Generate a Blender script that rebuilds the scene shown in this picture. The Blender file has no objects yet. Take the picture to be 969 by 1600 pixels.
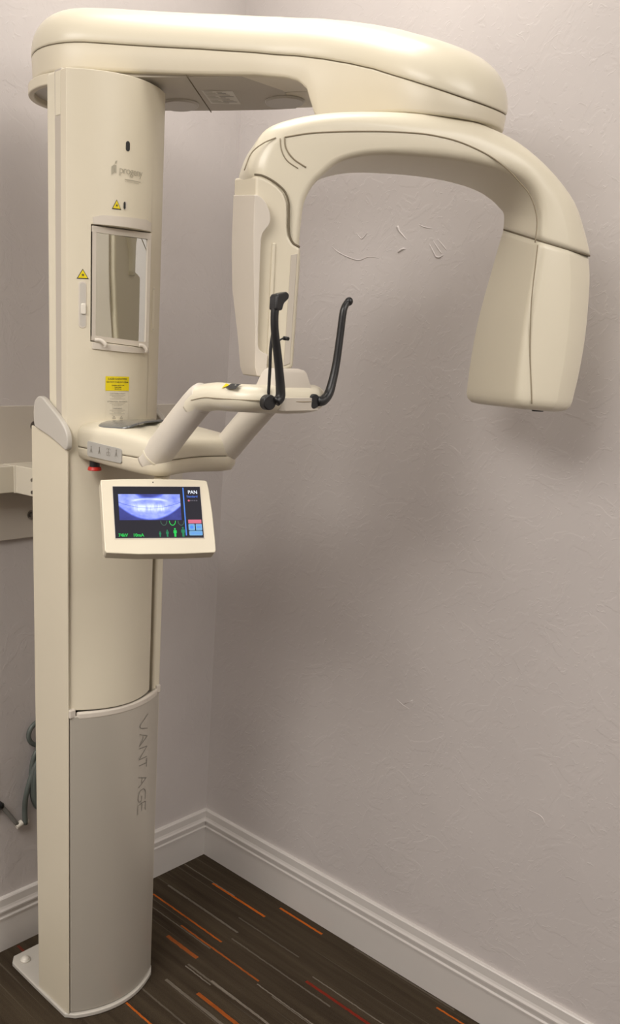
import bpy, bmesh, math, random
from mathutils import Vector, Matrix
random.seed(4)
sc = bpy.context.scene
COL = sc.collection
# ------------------------------------------------------------------ camera
cam_d = bpy.data.cameras.new('camera'); cam = bpy.data.objects.new('camera', cam_d); COL.objects.link(cam)
R0 = (0.747642243, -0.663422130, 0.030035884)      # right
R1 = (-0.168893953, -0.233686121, -0.957531007)    # down
R2 = (0.642266229, 0.710817751, -0.286761601)      # forward
M = Matrix(((R0[0], -R1[0], -R2[0], -1.79975765), (R0[1], -R1[1], -R2[1], -1.74986394),
            (R0[2], -R1[2], -R2[2], 1.55), (0, 0, 0, 1)))
cam.matrix_world = M
cam_d.sensor_fit = 'VERTICAL'; cam_d.sensor_height = 24.0; cam_d.sensor_width = 24.0
cam_d.lens = 1339.47228 / 1600 * 24.0
cam_d.shift_x = 230.846916 / 1600; cam_d.shift_y = 166.068786 / 1600
cam_d.clip_start = 0.02
sc.camera = cam
# ------------------------------------------------------------------ world, light, exposure
w = bpy.data.worlds.new('room_air'); sc.world = w; w.use_nodes = True
w.node_tree.nodes['Background'].inputs[0].default_value = (0.9, 0.85, 0.8, 1)
w.node_tree.nodes['Background'].inputs[1].default_value = 0.15
sc.view_settings.view_transform = 'Standard'; sc.view_settings.look = 'None'
sc.view_settings.gamma = 1; sc.view_settings.exposure = 0.0; sc.view_settings.use_curve_mapping = False
LIGHT_POS = [((-0.50, -0.55, 2.725), 6.8, 0.56, 0.56), ((-2.85, -0.95, 2.725), 64, 2.0, 1.40), ((-0.80, -2.5, 2.725), 19, 1.14, 1.14), ((-0.80, -4.1, 2.725), 18, 1.14, 0.56)]
for (p, pw, wd, hd) in LIGHT_POS:       # ceiling panels of different sizes; the last one is added as ambient fill
    ld = bpy.data.lights.new('ceiling_lamp', 'AREA'); ld.shape = 'RECTANGLE'; ld.size = wd; ld.size_y = hd
    ld.energy = pw; ld.color = (1.0, 0.955, 0.895)
    lo = bpy.data.objects.new('ceiling_lamp', ld); lo.location = p; COL.objects.link(lo)

# ------------------------------------------------------------------ materials
MATS = {}
def mat(name, col, rough=0.5, metal=0.0, bump=0.0, bscale=200.0, emit=None, estr=0.0, vary=0.0, coat=0.0, spec=0.5):
    if name in MATS: return MATS[name]
    m = bpy.data.materials.new(name); m.use_nodes = True
    nt = m.node_tree; b = nt.nodes['Principled BSDF']
    b.inputs['Base Color'].default_value = (*col, 1); b.inputs['Roughness'].default_value = rough
    b.inputs['Metallic'].default_value = metal; b.inputs['Coat Weight'].default_value = coat
    b.inputs['Specular IOR Level'].default_value = spec
    if emit:
        b.inputs['Emission Color'].default_value = (*emit, 1); b.inputs['Emission Strength'].default_value = estr
    tc = nt.nodes.new('ShaderNodeTexCoord')
    if bump:
        n = nt.nodes.new('ShaderNodeTexNoise'); n.inputs['Scale'].default_value = bscale; n.inputs['Detail'].default_value = 3
        bp = nt.nodes.new('ShaderNodeBump'); bp.inputs['Strength'].default_value = bump; bp.inputs['Distance'].default_value = 0.001
        nt.links.new(tc.outputs['Object'], n.inputs['Vector']); nt.links.new(n.outputs['Fac'], bp.inputs['Height'])
        nt.links.new(bp.outputs['Normal'], b.inputs['Normal'])
    if vary:
        n = nt.nodes.new('ShaderNodeTexNoise'); n.inputs['Scale'].default_value = 6; n.inputs['Detail'].default_value = 4
        r = nt.nodes.new('ShaderNodeMapRange'); r.inputs['To Min'].default_value = 1 - vary; r.inputs['To Max'].default_value = 1 + vary
        h = nt.nodes.new('ShaderNodeHueSaturation'); h.inputs['Color'].default_value = (*col, 1)
        nt.links.new(tc.outputs['Object'], n.inputs['Vector']); nt.links.new(n.outputs['Fac'], r.inputs['Value'])
        nt.links.new(r.outputs['Result'], h.inputs['Value']); nt.links.new(h.outputs['Color'], b.inputs['Base Color'])
    MATS[name] = m; return m

CREAM = mat('cream_plastic', (0.68, 0.62, 0.49), 0.38, bump=0.04, bscale=900, vary=0.015)
IVORY = mat('ivory_plastic', (0.72, 0.665, 0.53), 0.30, bump=0.03, bscale=900, vary=0.015)
WARMG = mat('warm_light_grey_plastic', (0.62, 0.565, 0.49), 0.45, bump=0.04, bscale=900, vary=0.015)
TRIMG = mat('trim_grey_plastic', (0.52, 0.49, 0.44), 0.35, bump=0.03, bscale=900, vary=0.01)
TUBEG = mat('painted_tube', (0.66, 0.61, 0.53), 0.42, bump=0.08, bscale=1400, vary=0.01)
CHAN = mat('shaded_channel_plastic', (0.50, 0.45, 0.385), 0.5, bump=0.04, bscale=900)  # darker tone puts the shade of the column's side recess into the colour
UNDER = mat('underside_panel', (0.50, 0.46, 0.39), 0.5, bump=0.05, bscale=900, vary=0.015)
SILVER = mat('silver_paint', (0.56, 0.52, 0.45), 0.36, metal=0.35, bump=0.05, bscale=1500, vary=0.02)
SEAM = mat('seam_shadow_gap', (0.16, 0.13, 0.085), 0.8)
LINE = mat('parting_line', (0.30, 0.25, 0.17), 0.7)
BLACK = mat('black_plastic', (0.012, 0.012, 0.013), 0.35, bump=0.05, bscale=600)
DARKG = mat('smoked_glass', (0.12, 0.125, 0.125), 0.08, coat=0.5)
RED = mat('red_button', (0.55, 0.03, 0.02), 0.35)
YELL = mat('yellow_label', (0.78, 0.62, 0.0), 0.45)
INK = mat('black_ink', (0.03, 0.03, 0.03), 0.6)
GREYINK = mat('grey_ink', (0.40, 0.365, 0.28), 0.5)
ENGRAVE = mat('engraved_grey', (0.27, 0.25, 0.215), 0.4, metal=0.3)
WHITELAB = mat('white_label', (0.70, 0.67, 0.60), 0.5)
PADG = mat('keypad_grey', (0.46, 0.45, 0.42), 0.4, metal=0.2)
MIRROR = mat('mirror_glass', (0.78, 0.80, 0.76), 0.015, metal=1.0)
METAL = mat('bolt_steel', (0.30, 0.28, 0.26), 0.3, metal=0.9)
CABLE = mat('grey_green_cable', (0.10, 0.115, 0.105), 0.45)
CONDUIT = mat('grey_conduit', (0.22, 0.215, 0.20), 0.4)
PLATE = mat('beige_powder_coat', (0.55, 0.50, 0.435), 0.5, bump=0.06, bscale=700, vary=0.02)
BRACK = mat('bracket_paint', (0.62, 0.57, 0.47), 0.45, bump=0.04, bscale=700, vary=0.01)
TRIMW = mat('white_trim_paint', (0.62, 0.585, 0.555), 0.38, bump=0.05, bscale=60, vary=0.02)
CEIL = mat('ceiling_white', (0.75, 0.73, 0.70), 0.8, bump=0.3, bscale=80)
WHITEP = mat('white_cap', (0.72, 0.68, 0.60), 0.35)
SCRBG = mat('screen_black', (0.01, 0.01, 0.012), 0.35, emit=(0.05, 0.045, 0.06), estr=0.45, spec=0.05)
def em(name, c, s=1.0): return mat(name, (0.01, 0.01, 0.01), 0.4, emit=c, estr=s, spec=0.05)
E_BLUE = em('screen_blue', (0.10, 0.30, 1.0), 1.0)
E_GREEN = em('screen_green', (0.03, 0.75, 0.12), 0.9)
E_DGREEN = em('screen_dark_green', (0.03, 0.35, 0.15), 0.7)
E_GREY = em('screen_grey_green', (0.08, 0.16, 0.12), 0.8)
E_WHITE = em('screen_white', (0.85, 0.9, 1.0), 1.0)
E_LBLUE = em('screen_light_blue', (0.22, 0.50, 0.85), 0.9)
E_PINK = em('screen_pink', (0.85, 0.20, 0.30), 0.9)
E_TEXT = em('screen_text_blue', (0.10, 0.22, 0.80), 0.9)
E_DIM = em('screen_dim', (0.20, 0.18, 0.22), 0.7)

def wall_material():
    m = bpy.data.materials.new('skip_trowel_mauve_wall'); m.use_nodes = True
    nt = m.node_tree; b = nt.nodes['Principled BSDF']; L = nt.links.new
    b.inputs['Roughness'].default_value = 0.42; b.inputs['Specular IOR Level'].default_value = 0.35
    tc = nt.nodes.new('ShaderNodeTexCoord')
    n1 = nt.nodes.new('ShaderNodeTexNoise'); n1.inputs['Scale'].default_value = 3; n1.inputs['Detail'].default_value = 4
    L(tc.outputs['Object'], n1.inputs['Vector'])
    cr = nt.nodes.new('ShaderNodeValToRGB')
    cr.color_ramp.elements[0].color = (0.545, 0.505, 0.490, 1); cr.color_ramp.elements[0].position = 0.3
    cr.color_ramp.elements[1].color = (0.585, 0.543, 0.526, 1); cr.color_ramp.elements[1].position = 0.7
    L(n1.outputs['Fac'], cr.inputs['Fac']); L(cr.outputs['Color'], b.inputs['Base Color'])
    # broad trowel ridges: distorted noise, thresholded to sparse raised islands
    n2 = nt.nodes.new('ShaderNodeTexNoise'); n2.inputs['Scale'].default_value = 13; n2.inputs['Detail'].default_value = 5
    n2.inputs['Distortion'].default_value = 1.2
    L(tc.outputs['Object'], n2.inputs['Vector'])
    r2 = nt.nodes.new('ShaderNodeMapRange'); r2.interpolation_type = 'SMOOTHSTEP'
    r2.inputs['From Min'].default_value = 0.49; r2.inputs['From Max'].default_value = 0.56
    L(n2.outputs['Fac'], r2.inputs['Value'])
    n3 = nt.nodes.new('ShaderNodeTexNoise'); n3.inputs['Scale'].default_value = 70; n3.inputs['Detail'].default_value = 6
    L(tc.outputs['Object'], n3.inputs['Vector'])
    add = nt.nodes.new('ShaderNodeMath'); add.operation = 'MULTIPLY_ADD'; add.inputs[1].default_value = 0.35
    L(n3.outputs['Fac'], add.inputs[0]); L(r2.outputs['Result'], add.inputs[2])
    # sparse fine scrapes
    n4 = nt.nodes.new('ShaderNodeTexNoise'); n4.inputs['Scale'].default_value = 30; n4.inputs['Detail'].default_value = 2
    n4.inputs['Distortion'].default_value = 3.0
    L(tc.outputs['Object'], n4.inputs['Vector'])
    r4 = nt.nodes.new('ShaderNodeMapRange'); r4.interpolation_type = 'SMOOTHSTEP'
    r4.inputs['From Min'].default_value = 0.62; r4.inputs['From Max'].default_value = 0.68; r4.inputs['To Max'].default_value = 1.2
    L(n4.outputs['Fac'], r4.inputs['Value'])
    add2 = nt.nodes.new('ShaderNodeMath'); add2.operation = 'ADD'
    L(add.outputs[0], add2.inputs[0]); L(r4.outputs['Result'], add2.inputs[1])
    bp = nt.nodes.new('ShaderNodeBump'); bp.inputs['Strength'].default_value = 0.26; bp.inputs['Distance'].default_value = 0.0010
    L(add2.outputs[0], bp.inputs['Height']); L(bp.outputs['Normal'], b.inputs['Normal'])
    return m
WALL = wall_material()

def carpet_material():
    m = bpy.data.materials.new('striped_carpet'); m.use_nodes = True
    nt = m.node_tree; b = nt.nodes['Principled BSDF']; L = nt.links.new
    b.inputs['Roughness'].default_value = 0.95; b.inputs['Specular IOR Level'].default_value = 0.1
    tc = nt.nodes.new('ShaderNodeTexCoord'); sp = nt.nodes.new('ShaderNodeSeparateXYZ'); L(tc.outputs['Object'], sp.inputs[0])
    X, Y = sp.outputs['X'], sp.outputs['Y']
    def mth(op, a, bb=None, c=None):
        n = nt.nodes.new('ShaderNodeMath'); n.operation = op
        for i, v in enumerate((a, bb, c)):
            if v is None: continue
            if isinstance(v, (int, float)): n.inputs[i].default_value = v
            else: L(v, n.inputs[i])
        return n.outputs[0]
    def noise(sx, sy, scale, det=2, off=0.0):
        mp = nt.nodes.new('ShaderNodeMapping'); mp.inputs['Scale'].default_value = (sx, sy, 1); mp.inputs['Location'].default_value = (off, off, 0)
        L(tc.outputs['Object'], mp.inputs['Vector'])
        n = nt.nodes.new('ShaderNodeTexNoise'); n.inputs['Scale'].default_value = scale; n.inputs['Detail'].default_value = det
        L(mp.outputs[0], n.inputs['Vector']); return n.outputs['Fac']
    base = nt.nodes.new('ShaderNodeValToRGB')
    e = base.color_ramp.elements; e[0].position = 0.25; e[0].color = (0.034, 0.024, 0.016, 1); e[1].position = 0.8; e[1].color = (0.072, 0.054, 0.034, 1)
    L(noise(45, 2.2, 1, 6), base.inputs['Fac'])
    col = base.outputs['Color']
    def mix(fac, a, c):
        n = nt.nodes.new('ShaderNodeMix'); n.data_type = 'RGBA'; L(fac, n.inputs['Factor']); L(a, n.inputs[6])
        n.inputs[7].default_value = (*c, 1); return n.outputs[2]
    # fine procedural pinstripes in taupe
    thin = nt.nodes.new('ShaderNodeMapRange'); thin.interpolation_type = 'SMOOTHSTEP'
    thin.inputs['From Min'].default_value = 0.66; thin.inputs['From Max'].default_value = 0.72; thin.inputs['To Max'].default_value = 0.28
    L(noise(150, 1.0, 1, 1, 3.3), thin.inputs['Value'])
    col = mix(thin.outputs['Result'], col, (0.17, 0.145, 0.115))
    orange, taupe, red = (0.52, 0.115, 0.012), (0.22, 0.19, 0.155), (0.23, 0.018, 0.010)
    S = [(-.108, -.15, -.367, .008, orange, .95), (-.103, -.005, -.24, .004, taupe, .6), (-.041, -.367, -.525, .0075, orange, .95),
         (-.2885, -.075, -.367, .006, orange, .8), (-.388, -.25, -.372, .012, orange, .55), (-.223, -.07, -.367, .007, taupe, .6),
         (-.326, -.24, -.541, .006, orange, .6), (-.333, -.12, -.367, .004, taupe, .5), (-.424, -.374, -.546, .006, taupe, .5),
         (-.421, -.46, -.66, .007, taupe, .85), (-.434, -.374, -.47, .004, taupe, .8), (-.51, -.38, -.60, .009, taupe, .6), (-.481, -.47, -.62, .011, orange, .6),
         (-.337, -.545, -.74, .004, taupe, .8), (-.342, -.60, -.74, .003, taupe, .6), (-.229, -.62, -.82, .009, red, .85), (-.202, -.62, -.85, .004, taupe, .7),
         (-.047, -.895, -.98, .006, orange, .9), (-.644, -.38, -.5, .006, orange, .9), (-.255, -.374, -.72, .005, taupe, .45),
         (-.17, -.32, -.547, .005, taupe, .35), (-.02, -.62, -.93, .006, taupe, .35), (-.58, -.2, -.6, .005, taupe, .35),
         (-.735, -.02, -.09, .008, red, .5), (-.70, -.5, -.8, .006, orange, .8), (-.9, -.3, -.6, .007, orange, .8), (-1.1, -.55, -.9, .006, taupe, .7),
         (-.55, -.74, -1.0, .008, orange, .8), (-.3, -.92, -1.2, .008, orange, .8), (-.8, -.9, -1.2, .006, red, .8), (-.15, -1.1, -1.4, .007, orange, .8)]
    wob = mth('MULTIPLY_ADD', noise(1, 90, 1, 1), 0.003, -0.0015)
    xx = mth('ADD', X, wob)
    streak = mth('MULTIPLY_ADD', noise(500, 25, 1, 2, 7.1), 1.3, 0.25)
    for (x, y1, y0, wd, c, a) in S:
        d = mth('ABSOLUTE', mth('SUBTRACT', xx, x))
        mx = mth('LESS_THAN', d, wd / 2)
        my = mth('MULTIPLY', mth('GREATER_THAN', Y, y0), mth('LESS_THAN', Y, y1))
        f = mth('MINIMUM', mth('MULTIPLY', mth('MULTIPLY', mth('MULTIPLY', mx, my), a), streak), 1.0)
        col = mix(f, col, c)
    grain = noise(700, 700, 1, 2, 1.7)
    h = nt.nodes.new('ShaderNodeHueSaturation'); L(col, h.inputs['Color']); L(mth('MULTIPLY_ADD', grain, 1.5, 0.25), h.inputs['Value'])
    L(h.outputs['Color'], b.inputs['Base Color'])
    bp = nt.nodes.new('ShaderNodeBump'); bp.inputs['Strength'].default_value = 0.8; bp.inputs['Distance'].default_value = 0.003
    L(noise(330, 330, 1, 3), bp.inputs['Height']); L(bp.outputs['Normal'], b.inputs['Normal'])
    return m
CARPET = carpet_material()

# ------------------------------------------------------------------ mesh helpers
def tag(o, label=None, cat=None, group=None, kind=None):
    if label: o['label'] = label
    if cat: o['category'] = cat
    if group: o['group'] = group
    if kind: o['kind'] = kind
    return o
def empty(name, loc):
    o = bpy.data.objects.new(name, None); COL.objects.link(o); o.location = loc; o.empty_display_size = 0.05; return o
def link(name, me, parent=None, mats=(), smooth=True, bevel=0.0, seg=3, angle=35, label=None):
    o = bpy.data.objects.new(name, me); COL.objects.link(o)
    for m in (mats if isinstance(mats, (list, tuple)) else (mats,)): me.materials.append(m)
    if smooth:
        for p in me.polygons: p.use_smooth = True
    if bevel:
        b = o.modifiers.new('bevel', 'BEVEL'); b.width = bevel; b.segments = seg; b.limit_method = 'ANGLE'
        b.angle_limit = math.radians(angle); b.harden_normals = True; b.use_clamp_overlap = True
    if parent:
        o.parent = parent; o.matrix_parent_inverse = parent_inv(parent)
    if label: o['label'] = label
    return o
def world_loc(o):
    v = Vector(o.location)
    while o.parent: o = o.parent; v = v + Vector(o.location)
    return v
def parent_inv(p):
    # every mesh is built in world coordinates; only Empties carry a translation
    r = p
    while r.parent: r = r.parent
    return Matrix.Translation(-Vector(r.location)) if r is p else Matrix.Identity(4)
def mk(bm):
    bmesh.ops.remove_doubles(bm, verts=bm.verts, dist=1e-6)
    bmesh.ops.recalc_face_normals(bm, faces=bm.faces)
    me = bpy.data.meshes.new('m'); bm.to_mesh(me); bm.free(); return me
def prism(poly, f, t0, t1):
    """poly: 2-D points; f(a,b,t)->3-D; extruded from t0 to t1."""
    bm = bmesh.new()
    A = [bm.verts.new(f(a, b, t0)) for a, b in poly]; B = [bm.verts.new(f(a, b, t1)) for a, b in poly]
    n = len(poly)
    bm.faces.new(A[::-1]); bm.faces.new(B)
    for i in range(n): bm.faces.new((A[i], A[(i + 1) % n], B[(i + 1) % n], B[i]))
    return bm
def plan(a, b, t): return (a, b, t)
def side(a, b, t): return (t, a, b)          # a=y b=z t=x
def front(a, b, t): return (a, t, b)         # a=x b=z t=y
def box(x0, x1, y0, y1, z0, z1): return prism([(x0, y0), (x1, y0), (x1, y1), (x0, y1)], plan, z0, z1)
def join(*bms):
    out = bmesh.new()
    for b in bms:
        me = bpy.data.meshes.new('t'); b.to_mesh(me); b.free(); out.from_mesh(me); bpy.data.meshes.remove(me)
    return out
def catmull(P, n):
    P = [Vector(p) for p in P]; out = []
    Q = [P[0] * 2 - P[1]] + P + [P[-1] * 2 - P[-2]]
    for i in range(1, len(Q) - 2):
        for k in range(n):
            t = k / n; a, b, c, d = Q[i - 1], Q[i], Q[i + 1], Q[i + 2]
            out.append(0.5 * ((2 * b) + (c - a) * t + (2 * a - 5 * b + 4 * c - d) * t * t + (3 * b - a - 3 * c + d) * t ** 3))
    out.append(P[-1]); return out
def tube(P, r, n=12, sub=6, cap=True, up=None, flat=1.0):
    """round (or flattened) tube along a spline; r is a number or a list with one radius per control point."""
    m = len(P)
    rr = r if isinstance(r, (list, tuple)) else [r] * m
    Q = catmull([Vector((*p[:3],)) for p in P], sub) if m > 2 else [Vector(p) for p in P]
    k = len(Q)
    bm = bmesh.new(); rings = []; prev = None
    for i, c in enumerate(Q):
        t = (Q[min(i + 1, k - 1)] - Q[max(i - 1, 0)]).normalized()
        if prev is None:
            u = Vector(up) if up else (Vector((0, 0, 1)) if abs(t.z) < .9 else Vector((1, 0, 0)))
        else: u = prev
        u = (u - t * u.dot(t)).normalized(); v = t.cross(u); prev = u
        f = i / (k - 1) * (m - 1); j = min(int(f), m - 2); rad = rr[j] + (rr[j + 1] - rr[j]) * (f - j)
        rings.append([bm.verts.new(c + (u * math.cos(a) * flat + v * math.sin(a)) * rad) for a in [2 * math.pi * q / n for q in range(n)]])
    for a, b in zip(rings, rings[1:]):
        for q in range(n): bm.faces.new((a[q], a[(q + 1) % n], b[(q + 1) % n], b[q]))
    if cap: bm.faces.new(rings[0][::-1]); bm.faces.new(rings[-1])
    return bm
def disc(c, ax, r, h, n=24, r2=None):
    c = Vector(c); ax = Vector(ax).normalized(); u = ax.orthogonal().normalized(); v = ax.cross(u)
    bm = bmesh.new(); r2 = r if r2 is None else r2
    A = [bm.verts.new(c + (u * math.cos(a) + v * math.sin(a)) * r) for a in [2 * math.pi * q / n for q in range(n)]]
    B = [bm.verts.new(c + ax * h + (u * math.cos(a) + v * math.sin(a)) * r2) for a in [2 * math.pi * q / n for q in range(n)]]
    bm.faces.new(A[::-1]); bm.faces.new(B)
    for q in range(n): bm.faces.new((A[q], A[(q + 1) % n], B[(q + 1) % n], B[q]))
    return bm
def ball(c, r, sx=1, sy=1, sz=1, n=16):
    bm = bmesh.new(); bmesh.ops.create_uvsphere(bm, u_segments=n, v_segments=n // 2, radius=r)
    bmesh.ops.scale(bm, vec=(sx, sy, sz), verts=bm.verts); bmesh.ops.translate(bm, vec=c, verts=bm.verts); return bm
def rrect(x0, x1, y0, y1, r, n=5):
    out = []
    for cx, cy, a0 in ((x1 - r, y1 - r, 0), (x0 + r, y1 - r, 90), (x0 + r, y0 + r, 180), (x1 - r, y0 + r, 270)):
        for k in range(n + 1):
            a = math.radians(a0 + 90 * k / n); out.append((cx + r * math.cos(a), cy + r * math.sin(a)))
    return out
def smoothpoly(P, it=2, closed=True):
    for _ in range(it):
        Q = []
        n = len(P)
        for i in range(n if closed else n - 1):
            a, b = P[i], P[(i + 1) % n]
            Q += [(a[0] * .75 + b[0] * .25, a[1] * .75 + b[1] * .25), (a[0] * .25 + b[0] * .75, a[1] * .25 + b[1] * .75)]
        if not closed: Q = [P[0]] + Q + [P[-1]]
        P = Q
    return P
def text2d(s, size, bold=0.0, align='LEFT', spacing=1.0):
    cu = bpy.data.curves.new('t', 'FONT'); cu.body = s; cu.size = size; cu.offset = bold; cu.align_x = align; cu.resolution_u = 3
    cu.space_character = spacing
    o = bpy.data.objects.new('t', cu); COL.objects.link(o); dg = bpy.context.evaluated_depsgraph_get()
    me = bpy.data.meshes.new_from_object(o.evaluated_get(dg))
    V = [(v.co.x, v.co.y) for v in me.vertices]; F = [tuple(p.vertices) for p in me.polygons]
    bpy.data.objects.remove(o); bpy.data.curves.remove(cu); bpy.data.meshes.remove(me)
    return V, F
class Print:
    """flat print mapped onto a real surface by f(a,b,lift)."""
    def __init__(s, f): s.f = f; s.V = []; s.F = []; s.M = []; s.mats = []
    def mi(s, m):
        if m not in s.mats: s.mats.append(m)
        return s.mats.index(m)
    def poly(s, P, m, lift=0.0006):
        b = len(s.V); s.V += [s.f(a, c, lift) for a, c in P]; s.F.append(tuple(range(b, b + len(P)))); s.M.append(s.mi(m)); return s
    def rect(s, x0, x1, y0, y1, m, lift=0.0006, n=1):
        for k in range(n):
            a, b = x0 + (x1 - x0) * k / n, x0 + (x1 - x0) * (k + 1) / n
            s.poly([(a, y0), (b, y0), (b, y1), (a, y1)], m, lift)
        return s
    def text(s, t, x, y, size, m, lift=0.0009, bold=0.0, align='LEFT', spacing=1.0, rot=0):
        V, F = text2d(t, size, bold, align, spacing); b = len(s.V)
        ca, sa = math.cos(rot), math.sin(rot)
        s.V += [s.f(x + a * ca - c * sa, y + a * sa + c * ca, lift) for a, c in V]
        for f in F: s.F.append(tuple(b + i for i in f)); s.M.append(s.mi(m))
        return s
    def stroke(s, P, wd, m, lift=0.0009):
        for (a, b), (c, d) in zip(P, P[1:]):
            l = math.hypot(c - a, d - b) or 1; nx, ny = -(d - b) / l * wd / 2, (c - a) / l * wd / 2
            s.poly([(a + nx, b + ny), (a - nx, b - ny), (c - nx, d - ny), (c + nx, d + ny)], m, lift)
        return s
    def circle(s, x, y, r, m, lift=0.0009, n=16, ry=None):
        ry = ry or r
        return s.poly([(x + r * math.cos(2 * math.pi * k / n), y + ry * math.sin(2 * math.pi * k / n)) for k in range(n)], m, lift)
    def build(s, name, parent, label=None):
        me = bpy.data.meshes.new(name); me.from_pydata(s.V, [], s.F); 
        o = link(name, me, parent, s.mats, smooth=False, label=label)
        for p, i in zip(me.polygons, s.M): p.material_index = i
        return o

# ------------------------------------------------------------------ the room
XW, YW, CH = -4.2, -4.8, 2.75
def struct(name, bm, m, bevel=0.0):
    o = link(name, mk(bm), None, m, smooth=False, bevel=bevel); o['kind'] = 'structure'; return o
struct('floor', box(XW - .1, .1, YW - .1, .1, -.1, 0), CARPET)
struct('ceiling', box(XW - .1, .1, YW - .1, .1, CH, CH + .1), CEIL)
struct('wall_left', box(XW - .1, .1, 0, .1, 0, CH), WALL)
struct('wall_right', box(0, .1, YW - .1, 0, 0, CH), WALL)
struct('wall_back', box(XW - .1, 0, YW - .1, YW, 0, CH), WALL)
struct('wall_far_left', box(XW - .1, XW, YW, 0, 0, CH), WALL)
BP = [(0, 0), (.014, 0), (.014, .098), (.0165, .100), (.0165, .104), (.0135, .108), (.0135, .119), (.0175, .121), (.0175, .126),
      (.0145, .131), (.0125, .137), (.0115, .1575), (.009, .1605), (0, .1605)]
# skirting profile: plain face, bead, cove and rounded cap; mitred in the corner
def skirting(name, axis):
    bm = bmesh.new()
    def P(t, d, z): return (t, -d, z) if axis == 'x' else (-d, t, z)
    A = [bm.verts.new(P(-d, d, z)) for d, z in BP]
    far = XW if axis == 'x' else YW
    B = [bm.verts.new(P(far, d, z)) for d, z in BP]
    n = len(BP); bm.faces.new(A); bm.faces.new(B[::-1])
    for i in range(n): bm.faces.new((A[i], A[(i + 1) % n], B[(i + 1) % n], B[i]))
    o = link(name, mk(bm), None, TRIMW, smooth=False); o['kind'] = 'structure'; return o
skirting('baseboard_left', 'x'); skirting('baseboard_right', 'y')

# larger trowel ridges in the plaster that stand out one by one
wr = bpy.data.objects['wall_right']
for P_, r_ in (([(-.5124, 1.8596), (-.5187, 1.8497), (-.5301, 1.8395), (-.5396, 1.8307)], [.0032, .0020, .0014, .0008]), ([(-.521, 1.8052), (-.5273, 1.8088), (-.5337, 1.8111), (-.5405, 1.8106)], [.0022, .0030, .0024, .001]),
               ([(-.6002, 1.8171), (-.6101, 1.8033), (-.6199, 1.7896)], [.0008, .0016, .0014]), ([(-.609, 1.823), (-.6204, 1.8092), (-.6333, 1.7953)], [.0006, .0014, .001]), ([(-.6199, 1.7896), (-.6290, 1.7875), (-.6380, 1.7915)], [.0018, .0020, .001]),
               ([(-.6198, 1.8248), (-.6341, 1.8121), (-.645, 1.801)], [.0006, .0013, .0008]), ([(-.5689, 1.8588), (-.5843, 1.8523), (-.604, 1.848)], [.0008, .0012, .0006]),
               ([(-.651, .75), (-.6709, .7408), (-.6899, .7368)], [.0008, .0014, .0008]), ([(-.6957, .7627), (-.674, .7453)], [.0008, .0012]), ([(-1.0177, .5996), (-1.0479, .5968), (-1.0604, .583)], [.0006, .0013, .0008]),
               ([(-.40, 1.855), (-.415, 1.842), (-.423, 1.845), (-.433, 1.855)], [.0006, .0013, .0016, .0006]), ([(-.33, 1.83), (-.36, 1.812), (-.41, 1.795), (-.44, 1.800), (-.47, 1.796)], [.0006, .0012, .0013, .001, .0006])):
    link('plaster_ridge', mk(tube([(.0002, y_, z_) for y_, z_ in P_], r_, 8, 4)), wr, WALL)
# ceiling fixtures that carry the lamps
DIFF = mat('lit_diffuser', (0.9, 0.9, 0.9), 0.5, emit=(1.0, 0.955, 0.895), estr=1.5)
for i, (p, pw, wd, hd) in enumerate(LIGHT_POS):
    t = empty('ceiling_light', (p[0], p[1], CH))
    tag(t, ['small square ceiling light panel over the back corner', 'large ceiling light panel well to the left of the machine', 'square ceiling light panel in front of the machine', 'added oblong fill light panel on the ceiling at the far end of the room'][i], 'ceiling light')
    x, y, h, v = p[0], p[1], wd / 2, hd / 2
    fr = join(box(x - h - .03, x - h - .005, y - v - .03, y + v + .03, CH - .018, CH - .0005), box(x + h + .005, x + h + .03, y - v - .03, y + v + .03, CH - .018, CH - .0005),
              box(x - h - .005, x + h + .005, y - v - .03, y - v - .005, CH - .018, CH - .0005), box(x - h - .005, x + h + .005, y + v + .005, y + v + .03, CH - .018, CH - .0005))
    link('frame', mk(fr), t, TRIMW, smooth=False)
    link('diffuser', mk(box(x - h - .003, x + h + .003, y - v - .003, y + v + .003, CH - .012, CH - .004)), t, DIFF, smooth=False)

# ------------------------------------------------------------------ the x-ray machine
mach = tag(empty('panoramic_x_ray_machine', (-.65, -.26, 0)),
           'tall cream dental panoramic x-ray machine with screen, standing in the room corner', 'x-ray machine')
def part(name, bm, m, parent=None, **k): return link(name, mk(bm), parent or mach, m, **k)

def y_low(x): return -.373 + 2.35 * (x + .6535) ** 2      # bowed front of the lower panel
def y_up(x): return -.3735 + 3.3 * (x + .661) ** 2        # bowed front of the sliding column
def bow(fn, x0, x1, n=20): return [(x0 + (x1 - x0) * i / n, fn(x0 + (x1 - x0) * i / n)) for i in range(n + 1)]

# base plate and floor tab
bp_front = [(x, y_low(x) - .007) for x, _ in bow(y_low, -.790, -.517)]
part('base_plate', prism(smoothpoly([(-.535, -.06), (-.775, -.064), (-.792, -.084), (-.794, -.20)], 0) + [(-.794, -.325)] + bp_front[1:-1] + [(-.513, -.325), (-.513, -.08)], plan, .001, .0135), TRIMG, bevel=.003)
def dome(c, r, h):
    b = ball(c, r, 1, 1, h / r); bmesh.ops.bisect_plane(b, geom=b.verts[:] + b.edges[:] + b.faces[:], plane_co=c, plane_no=(0, 0, -1), clear_outer=True); return b
part('floor_bolt', join(disc((-.760, -.098, .0135), (0, 0, 1), .0135, .004), dome((-.760, -.098, .0170), .0115, .008)), WHITEP, smooth=True, label='round white bolt cap on the base tab')

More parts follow.
